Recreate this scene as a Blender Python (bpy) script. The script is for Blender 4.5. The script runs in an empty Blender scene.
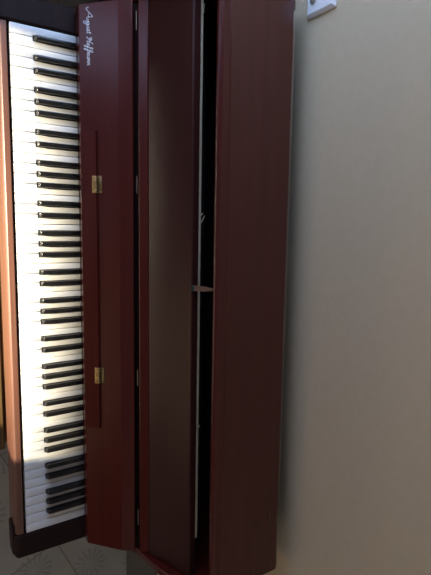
import bpy, bmesh, math
from mathutils import Vector, Matrix

S = bpy.context.scene
COL = S.collection
KZ = 0.73                      # height of the key tops above the floor

# ------------------------------------------------------------------ materials
def mat(name, color, rough=0.4, metal=0.0, coat=0.0, coat_rough=0.1, spec=0.5):
    m = bpy.data.materials.new(name); m.use_nodes = True
    b = m.node_tree.nodes['Principled BSDF']
    b.inputs['Base Color'].default_value = (*color, 1)
    b.inputs['Roughness'].default_value = rough
    b.inputs['Metallic'].default_value = metal
    b.inputs['Coat Weight'].default_value = coat
    b.inputs['Coat Roughness'].default_value = coat_rough
    b.inputs['Specular IOR Level'].default_value = spec
    return m

def noise_color(m, c1, c2, scale=(1, 1, 1), nscale=5.0, detail=6, distort=0.0, lo=0.35, hi=0.65, bump=0.0):
    nt = m.node_tree; N = nt.nodes; L = nt.links
    b = N['Principled BSDF']
    tc = N.new('ShaderNodeTexCoord'); mp = N.new('ShaderNodeMapping'); mp.inputs['Scale'].default_value = scale
    nz = N.new('ShaderNodeTexNoise'); nz.inputs['Scale'].default_value = nscale
    nz.inputs['Detail'].default_value = detail; nz.inputs['Distortion'].default_value = distort
    cr = N.new('ShaderNodeValToRGB')
    cr.color_ramp.elements[0].position = lo; cr.color_ramp.elements[0].color = (*c1, 1)
    cr.color_ramp.elements[1].position = hi; cr.color_ramp.elements[1].color = (*c2, 1)
    L.new(tc.outputs['Object'], mp.inputs['Vector']); L.new(mp.outputs['Vector'], nz.inputs['Vector'])
    L.new(nz.outputs['Fac'], cr.inputs['Fac']); L.new(cr.outputs['Color'], b.inputs['Base Color'])
    if bump:
        bp = N.new('ShaderNodeBump'); bp.inputs['Strength'].default_value = bump; bp.inputs['Distance'].default_value = 0.002
        L.new(nz.outputs['Fac'], bp.inputs['Height']); L.new(bp.outputs['Normal'], b.inputs['Normal'])
    return m

M = {}
M['mahogany'] = noise_color(mat('mahogany', (.1, .02, .015), .27, coat=.12, coat_rough=.2, spec=.45),
                            (.070, .0085, .0052), (.082, .0100, .0062), (1.1, 22, 22), 3.0, 5, .3)
M['satin_mahogany'] = noise_color(mat('satin_mahogany', (.1, .03, .02), .42, coat=.2, coat_rough=.35),
                            (.135, .055, .034), (.170, .073, .047), (1.3, 40, 40), 4.0, 8, .3)
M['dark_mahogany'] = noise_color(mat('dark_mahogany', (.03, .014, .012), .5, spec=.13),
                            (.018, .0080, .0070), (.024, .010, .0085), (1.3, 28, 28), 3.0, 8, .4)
M['ivory'] = mat('ivory_plastic', (.83, .83, .80), .24, spec=.5)
M['ebony'] = noise_color(mat('ebony_plastic', (.010, .010, .010), .22), (.008, .008, .008), (.014, .013, .012), (3, 3, 3), 20)
M['cavity'] = mat('black_interior_paint', (.008, .008, .008), .9)
M['brass'] = noise_color(mat('aged_brass', (.5, .36, .14), .38, metal=.85), (.22, .145, .055), (.58, .44, .21), (1, 1, 1), 260, 3, 0, .35, .7, .4)
M['steel'] = mat('pale_hinge_metal', (.34, .25, .17), .45, metal=.5)
M['silver'] = mat('silver_lettering', (.86, .88, .92), .30, metal=.35)
M['felt'] = noise_color(mat('cream_felt', (.5, .45, .33), .95), (.42, .35, .22), (.54, .46, .32), (8, 60, 60), 6)
M['strap'] = mat('brown_strap', (.16, .075, .045), .7)
M['green'] = mat('green_felt', (.008, .05, .04), .95)
M['plate'] = mat('white_plastic', (.82, .83, .85), .30)
M['socket'] = mat('socket_metal', (.55, .52, .48), .3, metal=.7)
M['wall'] = noise_color(mat('wall_paint', (.6, .56, .5), .8, spec=.2), (.54, .44, .295), (.565, .465, .318), (1, 1, 1), 60, 4, 0, .3, .7, .15)
M['panelling'] = noise_color(mat('brown_panelling', (.2, .13, .08), .6), (.15, .095, .06), (.21, .14, .09), (6, 6, .6), 4)
M['ceiling'] = mat('ceiling_paint', (.45, .43, .40), .9)
M['bench'] = noise_color(mat('honey_oak', (.5, .32, .12), .38, coat=.2), (.20, .115, .042), (.29, .175, .075), (2, 40, 40), 3.0, 8, .5)
M['trim'] = mat('white_frame_paint', (.75, .75, .74), .5)
M['base'] = mat('wall_shade_dark', (.10, .095, .09), .5)  # shade of the lower back wall put into a dark colour
M['outside'] = mat('pale_blocker', (.5, .48, .45), .9)

def floor_mat():
    m = mat('patterned_tile', (.4, .4, .38), .32)
    nt = m.node_tree; N = nt.nodes; L = nt.links; b = N['Principled BSDF']
    def math_(op, a, bb=None):
        n = N.new('ShaderNodeMath'); n.operation = op
        for i, v in enumerate((a, bb)):
            if v is None: continue
            if isinstance(v, (int, float)): n.inputs[i].default_value = v
            else: L.new(v, n.inputs[i])
        return n.outputs[0]
    tc = N.new('ShaderNodeTexCoord'); sx = N.new('ShaderNodeSeparateXYZ'); L.new(tc.outputs['Object'], sx.inputs[0])
    T = .238
    nz = N.new('ShaderNodeTexNoise'); nz.inputs['Scale'].default_value = 30; nz.inputs['Detail'].default_value = 4
    L.new(tc.outputs['Object'], nz.inputs['Vector'])
    def frame(x0, y0, a):
        dx, dy = math_('SUBTRACT', sx.outputs[0], x0), math_('SUBTRACT', sx.outputs[1], y0)
        c, s_ = math.cos(a), math.sin(a)
        return (math_('ADD', math_('MULTIPLY', dx, c), math_('MULTIPLY', dy, s_)), math_('SUBTRACT', math_('MULTIPLY', dy, c), math_('MULTIPLY', dx, s_)))
    ax, ay = frame(1.255, .160, -.255)
    fx = math_('SUBTRACT', math_('FRACT', math_('ADD', math_('DIVIDE', ax, T), .5)), .5)
    fy = math_('SUBTRACT', math_('FRACT', math_('ADD', math_('DIVIDE', ay, T), .5)), .5)
    ang = math_('ARCTAN2', fy, fx)
    r = math_('SQRT', math_('ADD', math_('MULTIPLY', fx, fx), math_('MULTIPLY', fy, fy)))
    petal = math_('SINE', math_('ADD', math_('MULTIPLY', ang, 15), math_('MULTIPLY', nz.outputs['Fac'], 3)))
    petal = math_('GREATER_THAN', math_('ADD', petal, math_('MULTIPLY', nz.outputs['Fac'], 1.2)), .9)
    ring = math_('MULTIPLY', math_('GREATER_THAN', r, .07), math_('LESS_THAN', r, .30))
    motif = math_('MULTIPLY', math_('MULTIPLY', petal, ring), .30)
    # grout on the big tile grid
    qx, qy = frame(1.245, .289, .43)
    gx = math_('ABSOLUTE', math_('SUBTRACT', math_('FRACT', math_('ADD', math_('DIVIDE', qx, .476), .2)), .5))
    gy = math_('ABSOLUTE', math_('SUBTRACT', math_('FRACT', math_('DIVIDE', qy, .476)), .5))
    grout = math_('MULTIPLY', math_('MAXIMUM', math_('GREATER_THAN', gx, .494), math_('GREATER_THAN', gy, .494)), .6)
    fac = math_('MAXIMUM', motif, grout)
    n2 = N.new('ShaderNodeTexNoise'); n2.inputs['Scale'].default_value = 6; n2.inputs['Detail'].default_value = 8
    L.new(tc.outputs['Object'], n2.inputs['Vector'])
    base = N.new('ShaderNodeValToRGB'); base.color_ramp.elements[0].position = .3; base.color_ramp.elements[1].position = .7
    base.color_ramp.elements[0].color = (.34, .35, .335, 1); base.color_ramp.elements[1].color = (.42, .43, .41, 1)
    L.new(n2.outputs['Fac'], base.inputs['Fac'])
    mx = N.new('ShaderNodeMix'); mx.data_type = 'RGBA'
    L.new(fac, mx.inputs[0]); L.new(base.outputs['Color'], mx.inputs[6]); mx.inputs[7].default_value = (.10, .10, .09, 1)
    L.new(mx.outputs[2], b.inputs['Base Color'])
    return m
M['floor'] = floor_mat()

# ------------------------------------------------------------------ mesh helpers
ROOT = {}
def link(name, bm, material, parent=None, smooth=True, bevel=0.0, seg=2, origin=None, flat=0):
    """one mesh object; geometry given in world metres"""
    o0 = Vector(origin) if origin is not None else Vector((0, 0, 0))
    off = o0
    bmesh.ops.recalc_face_normals(bm, faces=bm.faces[:])
    if bevel:
        ed = [e for e in bm.edges if len(e.link_faces) == 2 and e.calc_face_angle(0) > .35]
        bmesh.ops.bevel(bm, geom=ed, offset=bevel, segments=seg, profile=.5, affect='EDGES', clamp_overlap=True)
    if parent is not None:
        off = ROOT[parent.name]
    me = bpy.data.meshes.new(name)
    for v in bm.verts: v.co -= off
    bm.to_mesh(me); bm.free()
    if smooth:
        for p in me.polygons: p.use_smooth = True
        me.set_sharp_from_angle(angle=math.radians(flat or 38))
    me.materials.append(M[material] if isinstance(material, str) else material)
    o = bpy.data.objects.new(name, me); COL.objects.link(o)
    if parent is not None: o.parent = parent
    else: o.location = o0
    ROOT[o.name] = off
    return o

def box(bm, x0, x1, y0, y1, z0, z1):
    vs = [bm.verts.new((x, y, z)) for x in (x0, x1) for y in (y0, y1) for z in (z0, z1)]
    for f in ((0, 1, 3, 2), (4, 6, 7, 5), (0, 4, 5, 1), (2, 3, 7, 6), (0, 2, 6, 4), (1, 5, 7, 3)):
        bm.faces.new([vs[i] for i in f])
    return bm
def B(*a): return box(bmesh.new(), *a)

def prism_x(prof, x0, x1, bm=None):
    """profile of (y, z) points extruded along x"""
    bm = bm or bmesh.new()
    a = [bm.verts.new((x0, y, z)) for y, z in prof]; b = [bm.verts.new((x1, y, z)) for y, z in prof]
    bm.faces.new(a); bm.faces.new(b[::-1]); n = len(prof)
    for i in range(n): bm.faces.new((a[i], b[i], b[(i + 1) % n], a[(i + 1) % n]))
    return bm
def prism_z(prof, z0, z1, bm=None):
    bm = bm or bmesh.new()
    a = [bm.verts.new((x, y, z0)) for x, y in prof]; b = [bm.verts.new((x, y, z1)) for x, y in prof]
    bm.faces.new(a[::-1]); bm.faces.new(b); n = len(prof)
    for i in range(n): bm.faces.new((a[i], a[(i + 1) % n], b[(i + 1) % n], b[i]))
    return bm
def cyl(bm, p0, p1, r0, r1=None, n=20):
    p0, p1 = Vector(p0), Vector(p1); r1 = r0 if r1 is None else r1
    d = (p1 - p0); q = d.to_track_quat('Z', 'Y')
    a, b = [], []
    for i in range(n):
        c = Vector((math.cos(2 * math.pi * i / n), math.sin(2 * math.pi * i / n), 0))
        a.append(bm.verts.new(p0 + q @ (c * r0))); b.append(bm.verts.new(p1 + q @ (c * r1)))
    bm.faces.new(a[::-1]); bm.faces.new(b)
    for i in range(n): bm.faces.new((a[i], a[(i + 1) % n], b[(i + 1) % n], b[i]))
    return bm
def lathe(bm, cx, cy, prof, n=24):
    rings = []
    for r, z in prof:
        rings.append([bm.verts.new((cx + r * math.cos(2 * math.pi * i / n), cy + r * math.sin(2 * math.pi * i / n), z)) for i in range(n)])
    for k in range(len(rings) - 1):
        for i in range(n): bm.faces.new((rings[k][i], rings[k][(i + 1) % n], rings[k + 1][(i + 1) % n], rings[k + 1][i]))
    bm.faces.new(rings[0][::-1]); bm.faces.new(rings[-1])
    return bm

def thing(name, loc, label, cat, group=None):
    o = bpy.data.objects.new(name, None); COL.objects.link(o); o.location = loc
    o['label'] = label; o['category'] = cat
    if group: o['group'] = group
    o.empty_display_size = .1
    ROOT[o.name] = Vector(loc)
    return o
def structure(o): o['kind'] = 'structure'; return o

# ------------------------------------------------------------------ the room
XL, XR, YF, YB, ZC = -1.04, 3.1, -2.9, .575, 2.5
T = .12
structure(link('floor', B(XL - T, XR + T, YF - T, YB + T, -.08, 0), 'floor', smooth=False))
structure(link('ceiling', B(XL - T, XR + T, YF - T, YB + T, ZC, ZC + .1), 'ceiling', smooth=False))
structure(link('shade_strip_back', B(XL, XR, YB - .012, YB, 0, .30), 'base', smooth=False, bevel=.003))  # dark strip added in place of the shadow low on the wall
structure(link('wall_back', B(XL - T, XR + T, YB, YB + T, 0, ZC), 'wall', smooth=False))
def wall_with_holes(name, axis, c0, c1, a0, a1, holes):
    """a wall slab with rectangular openings; holes = (a0, a1, z0, z1)"""
    As = sorted({a0, a1, *[h[0] for h in holes], *[h[1] for h in holes]})
    Zs = sorted({0, ZC, *[h[2] for h in holes], *[h[3] for h in holes]})
    bm = bmesh.new()
    for i in range(len(As) - 1):
        for k in range(len(Zs) - 1):
            am, zm = (As[i] + As[i + 1]) / 2, (Zs[k] + Zs[k + 1]) / 2
            if any(h[0] < am < h[1] and h[2] < zm < h[3] for h in holes): continue
            if axis == 'y': box(bm, As[i], As[i + 1], c0, c1, Zs[k], Zs[k + 1])
            else: box(bm, c0, c1, As[i], As[i + 1], Zs[k], Zs[k + 1])
    return structure(link(name, bm, 'panelling', smooth=False))
SUNWIN = (-1.03, .02, 1.10, 2.205)
LOWFILL = (.25, 1.85, .30, 1.0)  # opening added for the warm fill lamp
FARSIDE = (-1.7, -.70, .80, 1.85)
RIGHTWIN = (-1.4, -.2, 1.0, 2.1)
SIDEWIN = (-.32, .48, 1.0, 1.8)
wall_with_holes('wall_front', 'y', YF - T, YF, XL - T, XR + T, [SUNWIN, LOWFILL])
wall_with_holes('wall_right', 'x', XR, XR + T, YF, YB, [RIGHTWIN])
wall_with_holes('wall_left', 'x', XL - T, XL, YF, YB, [SIDEWIN, FARSIDE])
def frame_y(name, h):
    bm = bmesh.new(); w = .03; y0, y1 = YF - .09, YF - .03
    box(bm, h[0], h[0] + w, y0, y1, h[2], h[3]); box(bm, h[1] - w, h[1], y0, y1, h[2], h[3])
    box(bm, h[0] + w, h[1] - w, y0, y1, h[2], h[2] + w); box(bm, h[0] + w, h[1] - w, y0, y1, h[3] - w, h[3])
    structure(link(name, bm, 'trim'))
frame_y('window_1', SUNWIN); frame_y('fill_frame', LOWFILL)  # second frame only surrounds the added fill opening
def frame_x(name, h, x0, x1, w=.03):
    bm = bmesh.new()
    box(bm, x0, x1, h[0], h[0] + w, h[2], h[3]); box(bm, x0, x1, h[1] - w, h[1], h[2], h[3])
    box(bm, x0, x1, h[0] + w, h[1] - w, h[2], h[2] + w); box(bm, x0, x1, h[0] + w, h[1] - w, h[3] - w, h[3])
    structure(link(name, bm, 'trim'))
frame_x('window_2', SIDEWIN, XL - .09, XL - .03); frame_x('window_4', FARSIDE, XL - .09, XL - .03); frame_x('window_3', RIGHTWIN, XR + .03, XR + .09)

# ------------------------------------------------------------------ the piano
PX = .690
piano = thing('upright_piano', (0, .33, 0), 'low dark red mahogany upright piano with open keyboard standing against the grey wall', 'piano')
def P(name, bm, m, bevel=0.0, parent=None, seg=2, smooth=True):
    flat = 12 if name == 'lid' else 5 if name in ('fallboard', 'leaf', 'music_desk', 'desk_rail', 'key_slip', 'side_panel', 'cheek_block') else 0
    return link(name, bm, m, parent or piano, smooth, bevel, seg, flat=flat)
def z(*pts): return [(y, zz + KZ) for y, zz in pts]

# case
for s in (-1, 1):
    a, b = (PX - .018, PX) if s > 0 else (-PX, -PX + .018)
    P('side_panel', prism_x(z((.20, -.73), (.20, -.10), (.225, .06), (.247, .120), (.251, .140), (.262, .215), (.290, .300), (.302, .329), (.522, .329), (.522, -.73)), a, b), 'mahogany', .003)
P('back_panel', B(-PX + .019, PX - .019, .505, .522, .03, KZ + .325), 'cavity')
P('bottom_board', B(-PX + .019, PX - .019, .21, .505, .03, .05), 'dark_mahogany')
P('lower_panel', B(-PX + .019, PX - .019, .205, .225, .11, KZ - .10), 'mahogany', .002)
P('plinth', B(-PX + .019, PX - .019, .200, .228, .0, .108), 'mahogany', .003)
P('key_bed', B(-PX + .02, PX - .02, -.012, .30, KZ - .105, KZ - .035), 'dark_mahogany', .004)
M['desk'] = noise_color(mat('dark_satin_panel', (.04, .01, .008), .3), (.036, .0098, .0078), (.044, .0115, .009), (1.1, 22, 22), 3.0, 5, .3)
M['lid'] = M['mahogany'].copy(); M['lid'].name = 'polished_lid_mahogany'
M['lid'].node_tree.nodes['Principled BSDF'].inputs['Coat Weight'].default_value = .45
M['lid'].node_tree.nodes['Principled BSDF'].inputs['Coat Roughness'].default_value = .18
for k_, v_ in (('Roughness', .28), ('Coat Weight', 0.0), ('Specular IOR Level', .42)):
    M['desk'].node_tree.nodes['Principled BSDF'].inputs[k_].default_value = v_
# inner works: black action rail seen through the gap
P('action_rail', B(-PX + .03, PX - .03, .36, .40, KZ + .13, KZ + .19), 'cavity', .004)
# key slip in front of the keys
P('key_slip', prism_x(z((-.022, -.10), (-.026, -.02), (-.0235, -.006), (-.019, -.001), (-.006, .0), (-.005, -.03), (-.012, -.036), (-.012, -.10)), -.612, .612), 'satin_mahogany', .0015)
# cheeks (arms) beside the keys
for s in (-1, 1):
    x0, x1 = sorted((s * .6145, s * .674))
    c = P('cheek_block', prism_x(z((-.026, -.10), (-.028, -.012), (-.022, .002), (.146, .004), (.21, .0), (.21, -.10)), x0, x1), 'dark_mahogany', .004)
    x0, x1 = sorted((s * .590, s * .672))
    P('moulded_foot', B(x0, x1, -.0315, -.018, KZ - .060, KZ - .014), 'dark_mahogany', .005, c, 3)
# front legs
for s in (-1, 1):
    bm = bmesh.new(); cx, cy = s * .632, .135
    lathe(bm, cx, cy, [(.030, .05), (.033, .07), (.022, .10), (.026, .25), (.031, .42), (.024, .50), (.034, .53), (.026, .56), (.036, .585), (.036, KZ - .106)])
    lg = P('leg', bm, 'mahogany')
    P('toe_block', B(cx - .035, cx + .035, .095, .202, 0, .055), 'mahogany', .006, lg)

# keys ---------------------------------------------------------------
W = .02355; X0 = -26 * W; KB = .1495
pat = 'ABCDEFG'
blacks = {}      # boundary index -> centre x
for i in range(1, 52):
    left = pat[(i - 1) % 7]
    if left in 'ACDFG':
        off = {'A': .0022, 'C': -.0022, 'D': .0022, 'F': -.0026, 'G': 0}[left]
        blacks[i] = X0 + i * W + off
BW = .0067       # half width incl. clearance
g = .0008
for i in range(52):
    xa, xb = X0 + i * W + g, X0 + (i + 1) * W - g
    la = blacks[i] + BW if i in blacks else None
    lb = blacks[i + 1] - BW if i + 1 in blacks else None
    poly = [(xa, 0), (xb, 0)]
    if lb is not None: poly += [(xb, .0495), (lb, .0495), (lb, KB)]
    else: poly += [(xb, KB)]
    if la is not None: poly += [(la, KB), (la, .0495), (xa, .0495)]
    else: poly += [(xa, KB)]
    bm = prism_z(poly, KZ - .020, KZ)
    k = P('white_key', bm, 'ivory', .0009)
for i, cx in blacks.items():
    wb, wt = .0060, .0052
    y0, y1 = .0505, KB
    bm = bmesh.new()
    sec = [(y0, -.012, wb), (y0 + .0008, .003, wb), (y0 + .0045, .0105, wt), (y0 + .012, .0122, wt), (y1, .0122, wt)]
    L_, R_ = [], []
    for (y, zz, w) in sec:
        L_.append(bm.verts.new((cx - w, y, KZ + zz))); R_.append(bm.verts.new((cx + w, y, KZ + zz)))
    eL, eR = bm.verts.new((cx - wb, y1, KZ - .012)), bm.verts.new((cx + wb, y1, KZ - .012))
    for j in range(len(sec) - 1): bm.faces.new((L_[j], R_[j], R_[j + 1], L_[j + 1]))
    bm.faces.new((L_[-1], R_[-1], eR, eL)); bm.faces.new((eL, eR, R_[0], L_[0]))
    bm.faces.new([*L_, eL]); bm.faces.new([eR, *R_[::-1]])
    P('black_key', bm, 'ebony', .0009)

# fallboard ----------------------------------------------------------
FB0, FB1 = (.1475, .036), (.211, .110)           # the sloping name face, bottom and top
fb = P('fallboard', prism_x(z((.1455, .014), (.1455, .035), FB0, FB1, (.2130, .1115), (.2365, .1290), (.2405, .1285), (.2415, .108), (.225, .100), (.165, .014)), -.671, .671), 'mahogany', .0012)
# plane of the name face: local axes
ft = Vector((0, FB1[0] - FB0[0], FB1[1] - FB0[1])).normalized(); fn = Vector((0, -ft.z, ft.y))
def face_pt(x, s, n=0.0):
    return Vector((x, FB0[0], FB0[1] + KZ)) + ft * s + fn * n
# hinged leaf on the lower half of the face
LEAF = .041
def leaf_bm():
    bm = bmesh.new()
    c = []
    for x in (-.386, .346):
        c.append([bm.verts.new(face_pt(x, s, n)) for s, n in ((.001, .0003), (.001, .0095), (LEAF - .001, .0058), (LEAF, .0003))])
    bm.faces.new(c[0]); bm.faces.new(c[1][::-1])
    for j in range(4): bm.faces.new((c[0][j], c[1][j], c[1][(j + 1) % 4], c[0][(j + 1) % 4]))
    return bm
leaf = P('leaf', leaf_bm(), 'mahogany', .001, fb)
for cx in (-.261, .208):
    bm = bmesh.new()
    for s0, s1, na, nb in ((LEAF - .011, LEAF, .0064, .0064), (LEAF, LEAF + .012, .0012, .0012)):
        vs = []
        for x in (cx - .020, cx + .020):
            vs.append([bm.verts.new(face_pt(x, s, n)) for s, n in ((s0, na - .003), (s0, na + .0008), (s1, nb + .0008), (s1, nb - .003))])
        bm.faces.new(vs[0]); bm.faces.new(vs[1][::-1])
        for j in range(4): bm.faces.new((vs[0][j], vs[1][j], vs[1][(j + 1) % 4], vs[0][(j + 1) % 4]))
    hb = P('hinge', bm, 'brass', .0003, fb); hb['label'] = 'brass butterfly hinge'
    bm = bmesh.new()
    for k in range(5):
        x = cx - .020 + k * .008
        cyl(bm, face_pt(x + .0003, LEAF, .006), face_pt(x + .0077, LEAF, .006), .0026, n=12)
    kn = P('hinge_knuckle', bm, 'brass', 0, fb)

# script lettering ---------------------------------------------------
def lettering():
    # hand drawn script strokes; units: mm along (s) and up (t)
    strokes = []
    def add(x, pts, sl=.25): strokes.append([(x + px + sl * py, py) for px, py in pts])
    def u_(x): add(x, [(0, 5), (.6, 1), (2, 0), (3.6, 1.4), (4, 5), (4.2, 1), (5.4, 0)])
    def n_(x): add(x, [(0, 0), (.3, 5), (.4, 3), (2, 5.2), (3.2, 4.6), (3.4, 0), (5, .6)])
    def m_(x): add(x, [(0, 0), (.3, 5), (.4, 3), (2, 5.2), (3, 4.6), (3.1, 0), (3.3, 3.4), (5, 5.2), (6, 4.6), (6.2, 0), (7.6, .6)])
    def a_(x): add(x, [(4, 4.4), (2, 5.2), (.4, 3.6), (.2, 1), (1.6, -.2), (3.4, 1.4), (4, 4.8), (4.1, 1), (5.4, 0)])
    def o_(x): add(x, [(2.4, 5), (.6, 4), (.2, 1.2), (1.8, -.2), (3.6, 1.2), (3.8, 3.8), (2.4, 5), (5, 4)])
    def f_(x): add(x, [(-.5, .6), (2.0, 4), (3.6, 12), (2.6, 13.4), (1.6, 11.5), (1.0, 2), (.6, -6.0), (-.6, -7.0), (-1.2, -5), (1.2, .4), (4, 1)])
    # A
    add(0, [(0, 5), (-1.6, 2.6), (.4, -.6), (5, 2), (11, 8.6), (17, 13.6)], .1)
    add(0, [(17.4, 13.6), (17.6, 7), (19, 0), (21, 1)], .1)
    add(0, [(9, 4.4), (14, 4.0), (18.6, 4.8)], .1)
    u_(21.5)
    add(27.6, [(4, 4.4), (2, 5.2), (.4, 3.6), (.2, 1), (1.6, -.2), (3.4, 1.4), (4, 4.8), (3.2, -4), (1.2, -7.2), (-1.6, -6), (1, -1.4), (5, 1)])
    u_(33.6)
    add(39.8, [(0, .4), (2, 3), (2.8, 6), (3.4, 3), (3.2, .8), (1.4, -.2), (.4, .6)]); add(43, [(0, .2), (2.2, 0)])
    add(45.6, [(0, .6), (1.6, 4), (1.9, 9), (1.6, 1.2), (2.6, 0), (4.4, .8)]); add(45.6, [(-.8, 6.2), (4.4, 6.8)])
    # H
    add(57, [(2.6, 9.6), (.4, 10.6), (0, 8), (2.2, 7), (3.4, 11), (2.2, 2), (.4, -.4), (-1, .8)])
    add(57, [(12, 13.6), (9, 9), (7.6, 2), (8.4, -.4), (10.4, .6)]); add(57, [(1.6, 5.2), (6, 6.4), (10.4, 5)])
    o_(68.5)
    f_(75.2); f_(81.5)
    m_(86.6); a_(95.4); n_(102.0); n_(108.2)
    cu = bpy.data.curves.new('maker_lettering', 'CURVE'); cu.dimensions = '3D'
    cu.bevel_depth = .00085; cu.bevel_resolution = 2; cu.resolution_u = 6
    for st in strokes:
        sp = cu.splines.new('BEZIER'); sp.bezier_points.add(len(st) - 1)
        for bp_, (s, t) in zip(sp.bezier_points, st):
            p = face_pt(-.660 + s * .00111, .0185 + t * .00115, .0006) - ROOT[piano.name]
            bp_.co = p; bp_.handle_left_type = bp_.handle_right_type = 'AUTO'
    tmp = bpy.data.objects.new('lettering_curve', cu); COL.objects.link(tmp)
    me = bpy.data.meshes.new_from_object(tmp.evaluated_get(bpy.context.evaluated_depsgraph_get()))
    bpy.data.objects.remove(tmp); bpy.data.curves.remove(cu)
    me.materials.clear(); me.materials.append(M['silver'])
    o = bpy.data.objects.new('maker_lettering', me); COL.objects.link(o); o.parent = fb
    o['label'] = 'silver script lettering of the maker'
lettering()

# music desk (upper front panel), hinged at its foot, tipped forward of the lid
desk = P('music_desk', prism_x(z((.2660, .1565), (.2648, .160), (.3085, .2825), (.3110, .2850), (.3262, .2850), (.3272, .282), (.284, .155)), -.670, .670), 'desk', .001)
P('desk_rail', prism_x(z((.248, .138), (.2485, .141), (.2625, .1555), (.2645, .1565), (.284, .155), (.272, .136)), -.670, .670), 'mahogany', .0008)
P('groove_board', prism_x(z((.236, .095), (.243, .108), (.270, .132), (.28, .132), (.28, .095)), -.671, .671), 'dark_mahogany')
for cx in (-.626, -.261, .208, .578):
    bm = cyl(bmesh.new(), (cx - .020, .2465, KZ + .1325), (cx + .020, .2465, KZ + .1325), .0012, n=12)
    hk = P('desk_hinge', bm, 'steel'); hk['label'] = 'slim pale hinge at the foot of the music desk'
bm = prism_x(z((.3266, .272), (.3266, .2853), (.3320, .2848), (.3320, .272)), -.670, .575)
for x0, dx, hh in ((-.172, .018, .010), (-.600, .03, .003), (.30, .006, .004), (-.19, .005, .004)):
    v = [bm.verts.new((x0 + a, .3310 + b, KZ + .2835 + c)) for a, b, c in ((0, 0, 0), (.004, 0, 0), (dx * -1 + .003, hh, .003), (dx * -1, hh, .002))]
    w_ = [bm.verts.new(q.co + Vector((0, .001, -.0025))) for q in v]
    bm.faces.new(v); bm.faces.new(w_[::-1])
    for j in range(4): bm.faces.new((v[j], w_[j], w_[(j + 1) % 4], v[(j + 1) % 4]))
fs = P('felt_strip', bm, 'felt', 0, desk); fs['label'] = 'frayed cream felt strip along the back of the desk'
# strap between desk and lid
bm = bmesh.new()
prof = [(.3125, -.006), (.328, -.0055), (.3335, -.0035), (.3375, -.003)]
ring = []
for (y, w) in prof:
    zz = KZ + .2862 + (y - .3125) * 1.7
    ring.append([bm.verts.new((-.029 + sx * w, y, zz + dz)) for sx, dz in ((-1, 0), (1, 0), (1, .002), (-1, .002))])
for a, b in zip(ring, ring[1:]):
    for j in range(4): bm.faces.new((a[j], a[(j + 1) % 4], b[(j + 1) % 4], b[j]))
bm.faces.new(ring[0]); bm.faces.new(ring[-1][::-1])
st = P('support_strap', bm, 'strap'); st['label'] = 'brown strap bridging the dark gap'
bm = cyl(bmesh.new(), (-.028, .316, KZ + .2845), (-.028, .316, KZ + .2895), .0075, n=16)
gp = P('strap_pad', bm, 'green', .001, st); gp['label'] = 'dark green felt pad at the end of the strap'

# lid
arc = [(.3345, .3375), (.3345, .3420), (.3387, .3468), (.3393, .3473)]
lid = P('lid', prism_x(z((.345, .3295), (.3375, .3295), *arc, (.3420, .3490), (.3570, .3508), (.3590, .3525), (.522, .3525), (.5245, .350), (.5245, .3295)), -.690, .690), 'lid', 0)
for xa, xb in ((-.688, -.640), (-.592, .545), (.568, .688)):
    lh = P('lid_hinge', B(xa, xb, .5250, .5275, KZ + .3445, KZ + .3520), 'steel', .0004, lid); lh['label'] = 'pale metal hinge strip along the back of the lid'

# ------------------------------------------------------------------ bench
bench = thing('piano_bench', (.01, -.16, 0), 'honey coloured wooden bench tucked in front of the piano keys', 'bench')
bx0, bx1 = -.47, .492
P('seat', B(bx0, bx1, -.335, -.004, .455, .480), 'bench', .006, bench, 3)
P('apron', B(bx0 + .012, bx1 - .012, -.323, .0055, .405, .456), 'bench', .003, bench)
for sx in (bx0 + .045, bx1 - .045):
    for sy in (-.29, -.04):
        bm = bmesh.new(); lathe(bm, sx, sy, [(.014, 0), (.018, .05), (.022, .38), (.022, .406)])
        P('leg', bm, 'bench', 0, bench)

# ------------------------------------------------------------------ outlet plate
pl = thing('wall_outlet', (-.675, YB, KZ + .385), 'white square wall outlet plate with a round socket above the piano lid', 'outlet')
px, pz, hs = -.6755, KZ + .3855, .0435
bm = bmesh.new()
lo = [bm.verts.new((px + a * hs, YB, pz + b * hs)) for a, b in ((-1, -1), (1, -1), (1, 1), (-1, 1))]
mi = [bm.verts.new((px + a * hs, YB - .004, pz + b * hs)) for a, b in ((-1, -1), (1, -1), (1, 1), (-1, 1))]
hi = [bm.verts.new((px + a * (hs - .007), YB - .010, pz + b * (hs - .007))) for a, b in ((-1, -1), (1, -1), (1, 1), (-1, 1))]
bm.faces.new(lo); bm.faces.new(hi)
for A_, B_ in ((lo, mi), (mi, hi)):
    for j in range(4): bm.faces.new((A_[j], A_[(j + 1) % 4], B_[(j + 1) % 4], B_[j]))
P('plate', bm, 'plate', .0012, pl)
bm = cyl(bmesh.new(), (-.667, YB - .009, KZ + .3685), (-.667, YB - .0135, KZ + .3685), .0095)
P('socket', bm, 'socket', .001, pl)

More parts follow.
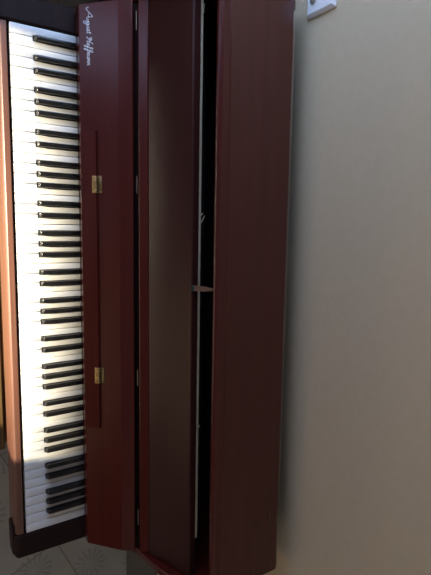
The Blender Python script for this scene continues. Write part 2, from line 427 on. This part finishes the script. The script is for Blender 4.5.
# ------------------------------------------------------------------ lights
def area(name, loc, target, sx, sy, power, color):
    l = bpy.data.lights.new(name, 'AREA'); l.shape = 'RECTANGLE'; l.size = sx; l.size_y = sy
    l.energy = power; l.color = color
    o = bpy.data.objects.new(name, l); COL.objects.link(o); o.location = loc
    d = Vector(target) - Vector(loc); o.rotation_euler = d.to_track_quat('-Z', 'Y').to_euler()
    return o
h = SIDEWIN; area('daylight_side_window', (XL - .13, (h[0] + h[1]) / 2, (h[2] + h[3]) / 2), (0, (h[0] + h[1]) / 2, (h[2] + h[3]) / 2), h[1] - h[0], h[3] - h[2], 12, (.47, .66, 1.06))
h = FARSIDE; area('daylight_far_side_window', (XL - .13, (h[0] + h[1]) / 2, (h[2] + h[3]) / 2), (0, (h[0] + h[1]) / 2, (h[2] + h[3]) / 2), h[1] - h[0], h[3] - h[2], 8, (.58, .62, 1))
h = LOWFILL; area('warm_fill_low', ((h[0] + h[1]) / 2, YF - .13, (h[2] + h[3]) / 2), ((h[0] + h[1]) / 2, 0, (h[2] + h[3]) / 2), h[1] - h[0], h[3] - h[2], 9.5, (1, .68, .34))  # unseen fill lamp, added to warm the middle of the back wall
h = RIGHTWIN; area('daylight_right_window', (XR + .13, (h[0] + h[1]) / 2, (h[2] + h[3]) / 2), (0, (h[0] + h[1]) / 2, (h[2] + h[3]) / 2), h[1] - h[0], h[3] - h[2], 11, (1, .93, .82))
sd = Vector((-.126, -.90, .42)).normalized()
sl = bpy.data.lights.new('sun', 'SUN'); sl.energy = 29; sl.color = (1, .88, .66); sl.angle = math.radians(1.0)
so = bpy.data.objects.new('sun', sl); COL.objects.link(so); so.location = (-1, -5, 4)
so.rotation_euler = sd.to_track_quat('Z', 'Y').to_euler()
# two unseen blockers added far outside: their gap gives the sun patch soft edges
D = 55.0
xe = sd.x / sd.y * (-D)
for n_, (xa, xb) in enumerate(((xe - 7, xe - .38), (xe + .24, xe + 7))):
    structure(link('sun_blocker_' + 'ab'[n_], B(xa, xb, -D - .3, -D, 0, 32), 'outside', smooth=False))

wd = bpy.data.worlds.new('world'); S.world = wd; wd.use_nodes = True
bg = wd.node_tree.nodes['Background']; bg.inputs[0].default_value = (.55, .68, .9, 1); bg.inputs[1].default_value = .35

# ------------------------------------------------------------------ camera
cx, cy, cz, yaw, pitch, roll, f = -.160483, -.220802, 1.202875, .221154, .985189, .201302, 480.063
fw = Vector((math.sin(yaw) * math.cos(pitch), math.cos(yaw) * math.cos(pitch), -math.sin(pitch)))
r = Vector((math.cos(yaw), -math.sin(yaw), 0)); u = r.cross(fw)
r2 = math.cos(roll) * r + math.sin(roll) * u; u2 = -math.sin(roll) * r + math.cos(roll) * u
cam = bpy.data.cameras.new('camera'); co = bpy.data.objects.new('camera', cam); COL.objects.link(co)
right, up = u2, -r2                 # the photograph is taken with the camera turned on its side
mw = Matrix((right, up, -fw)).transposed().to_4x4(); mw.translation = Vector((cx, cy, cz + KZ))
co.matrix_world = mw
cam.sensor_fit = 'VERTICAL'; cam.sensor_height = 24; cam.lens = f / 575 * 24
cam.clip_start = .02
S.camera = co

S.view_settings.view_transform = 'Standard'; S.view_settings.look = 'None'
S.view_settings.gamma = 1; S.view_settings.use_curve_mapping = False
S.view_settings.exposure = 0.0
S.cycles.use_denoising = True
S.cycles.max_bounces = 10; S.cycles.diffuse_bounces = 6; S.cycles.glossy_bounces = 5
S.cycles.sample_clamp_indirect = 12.0
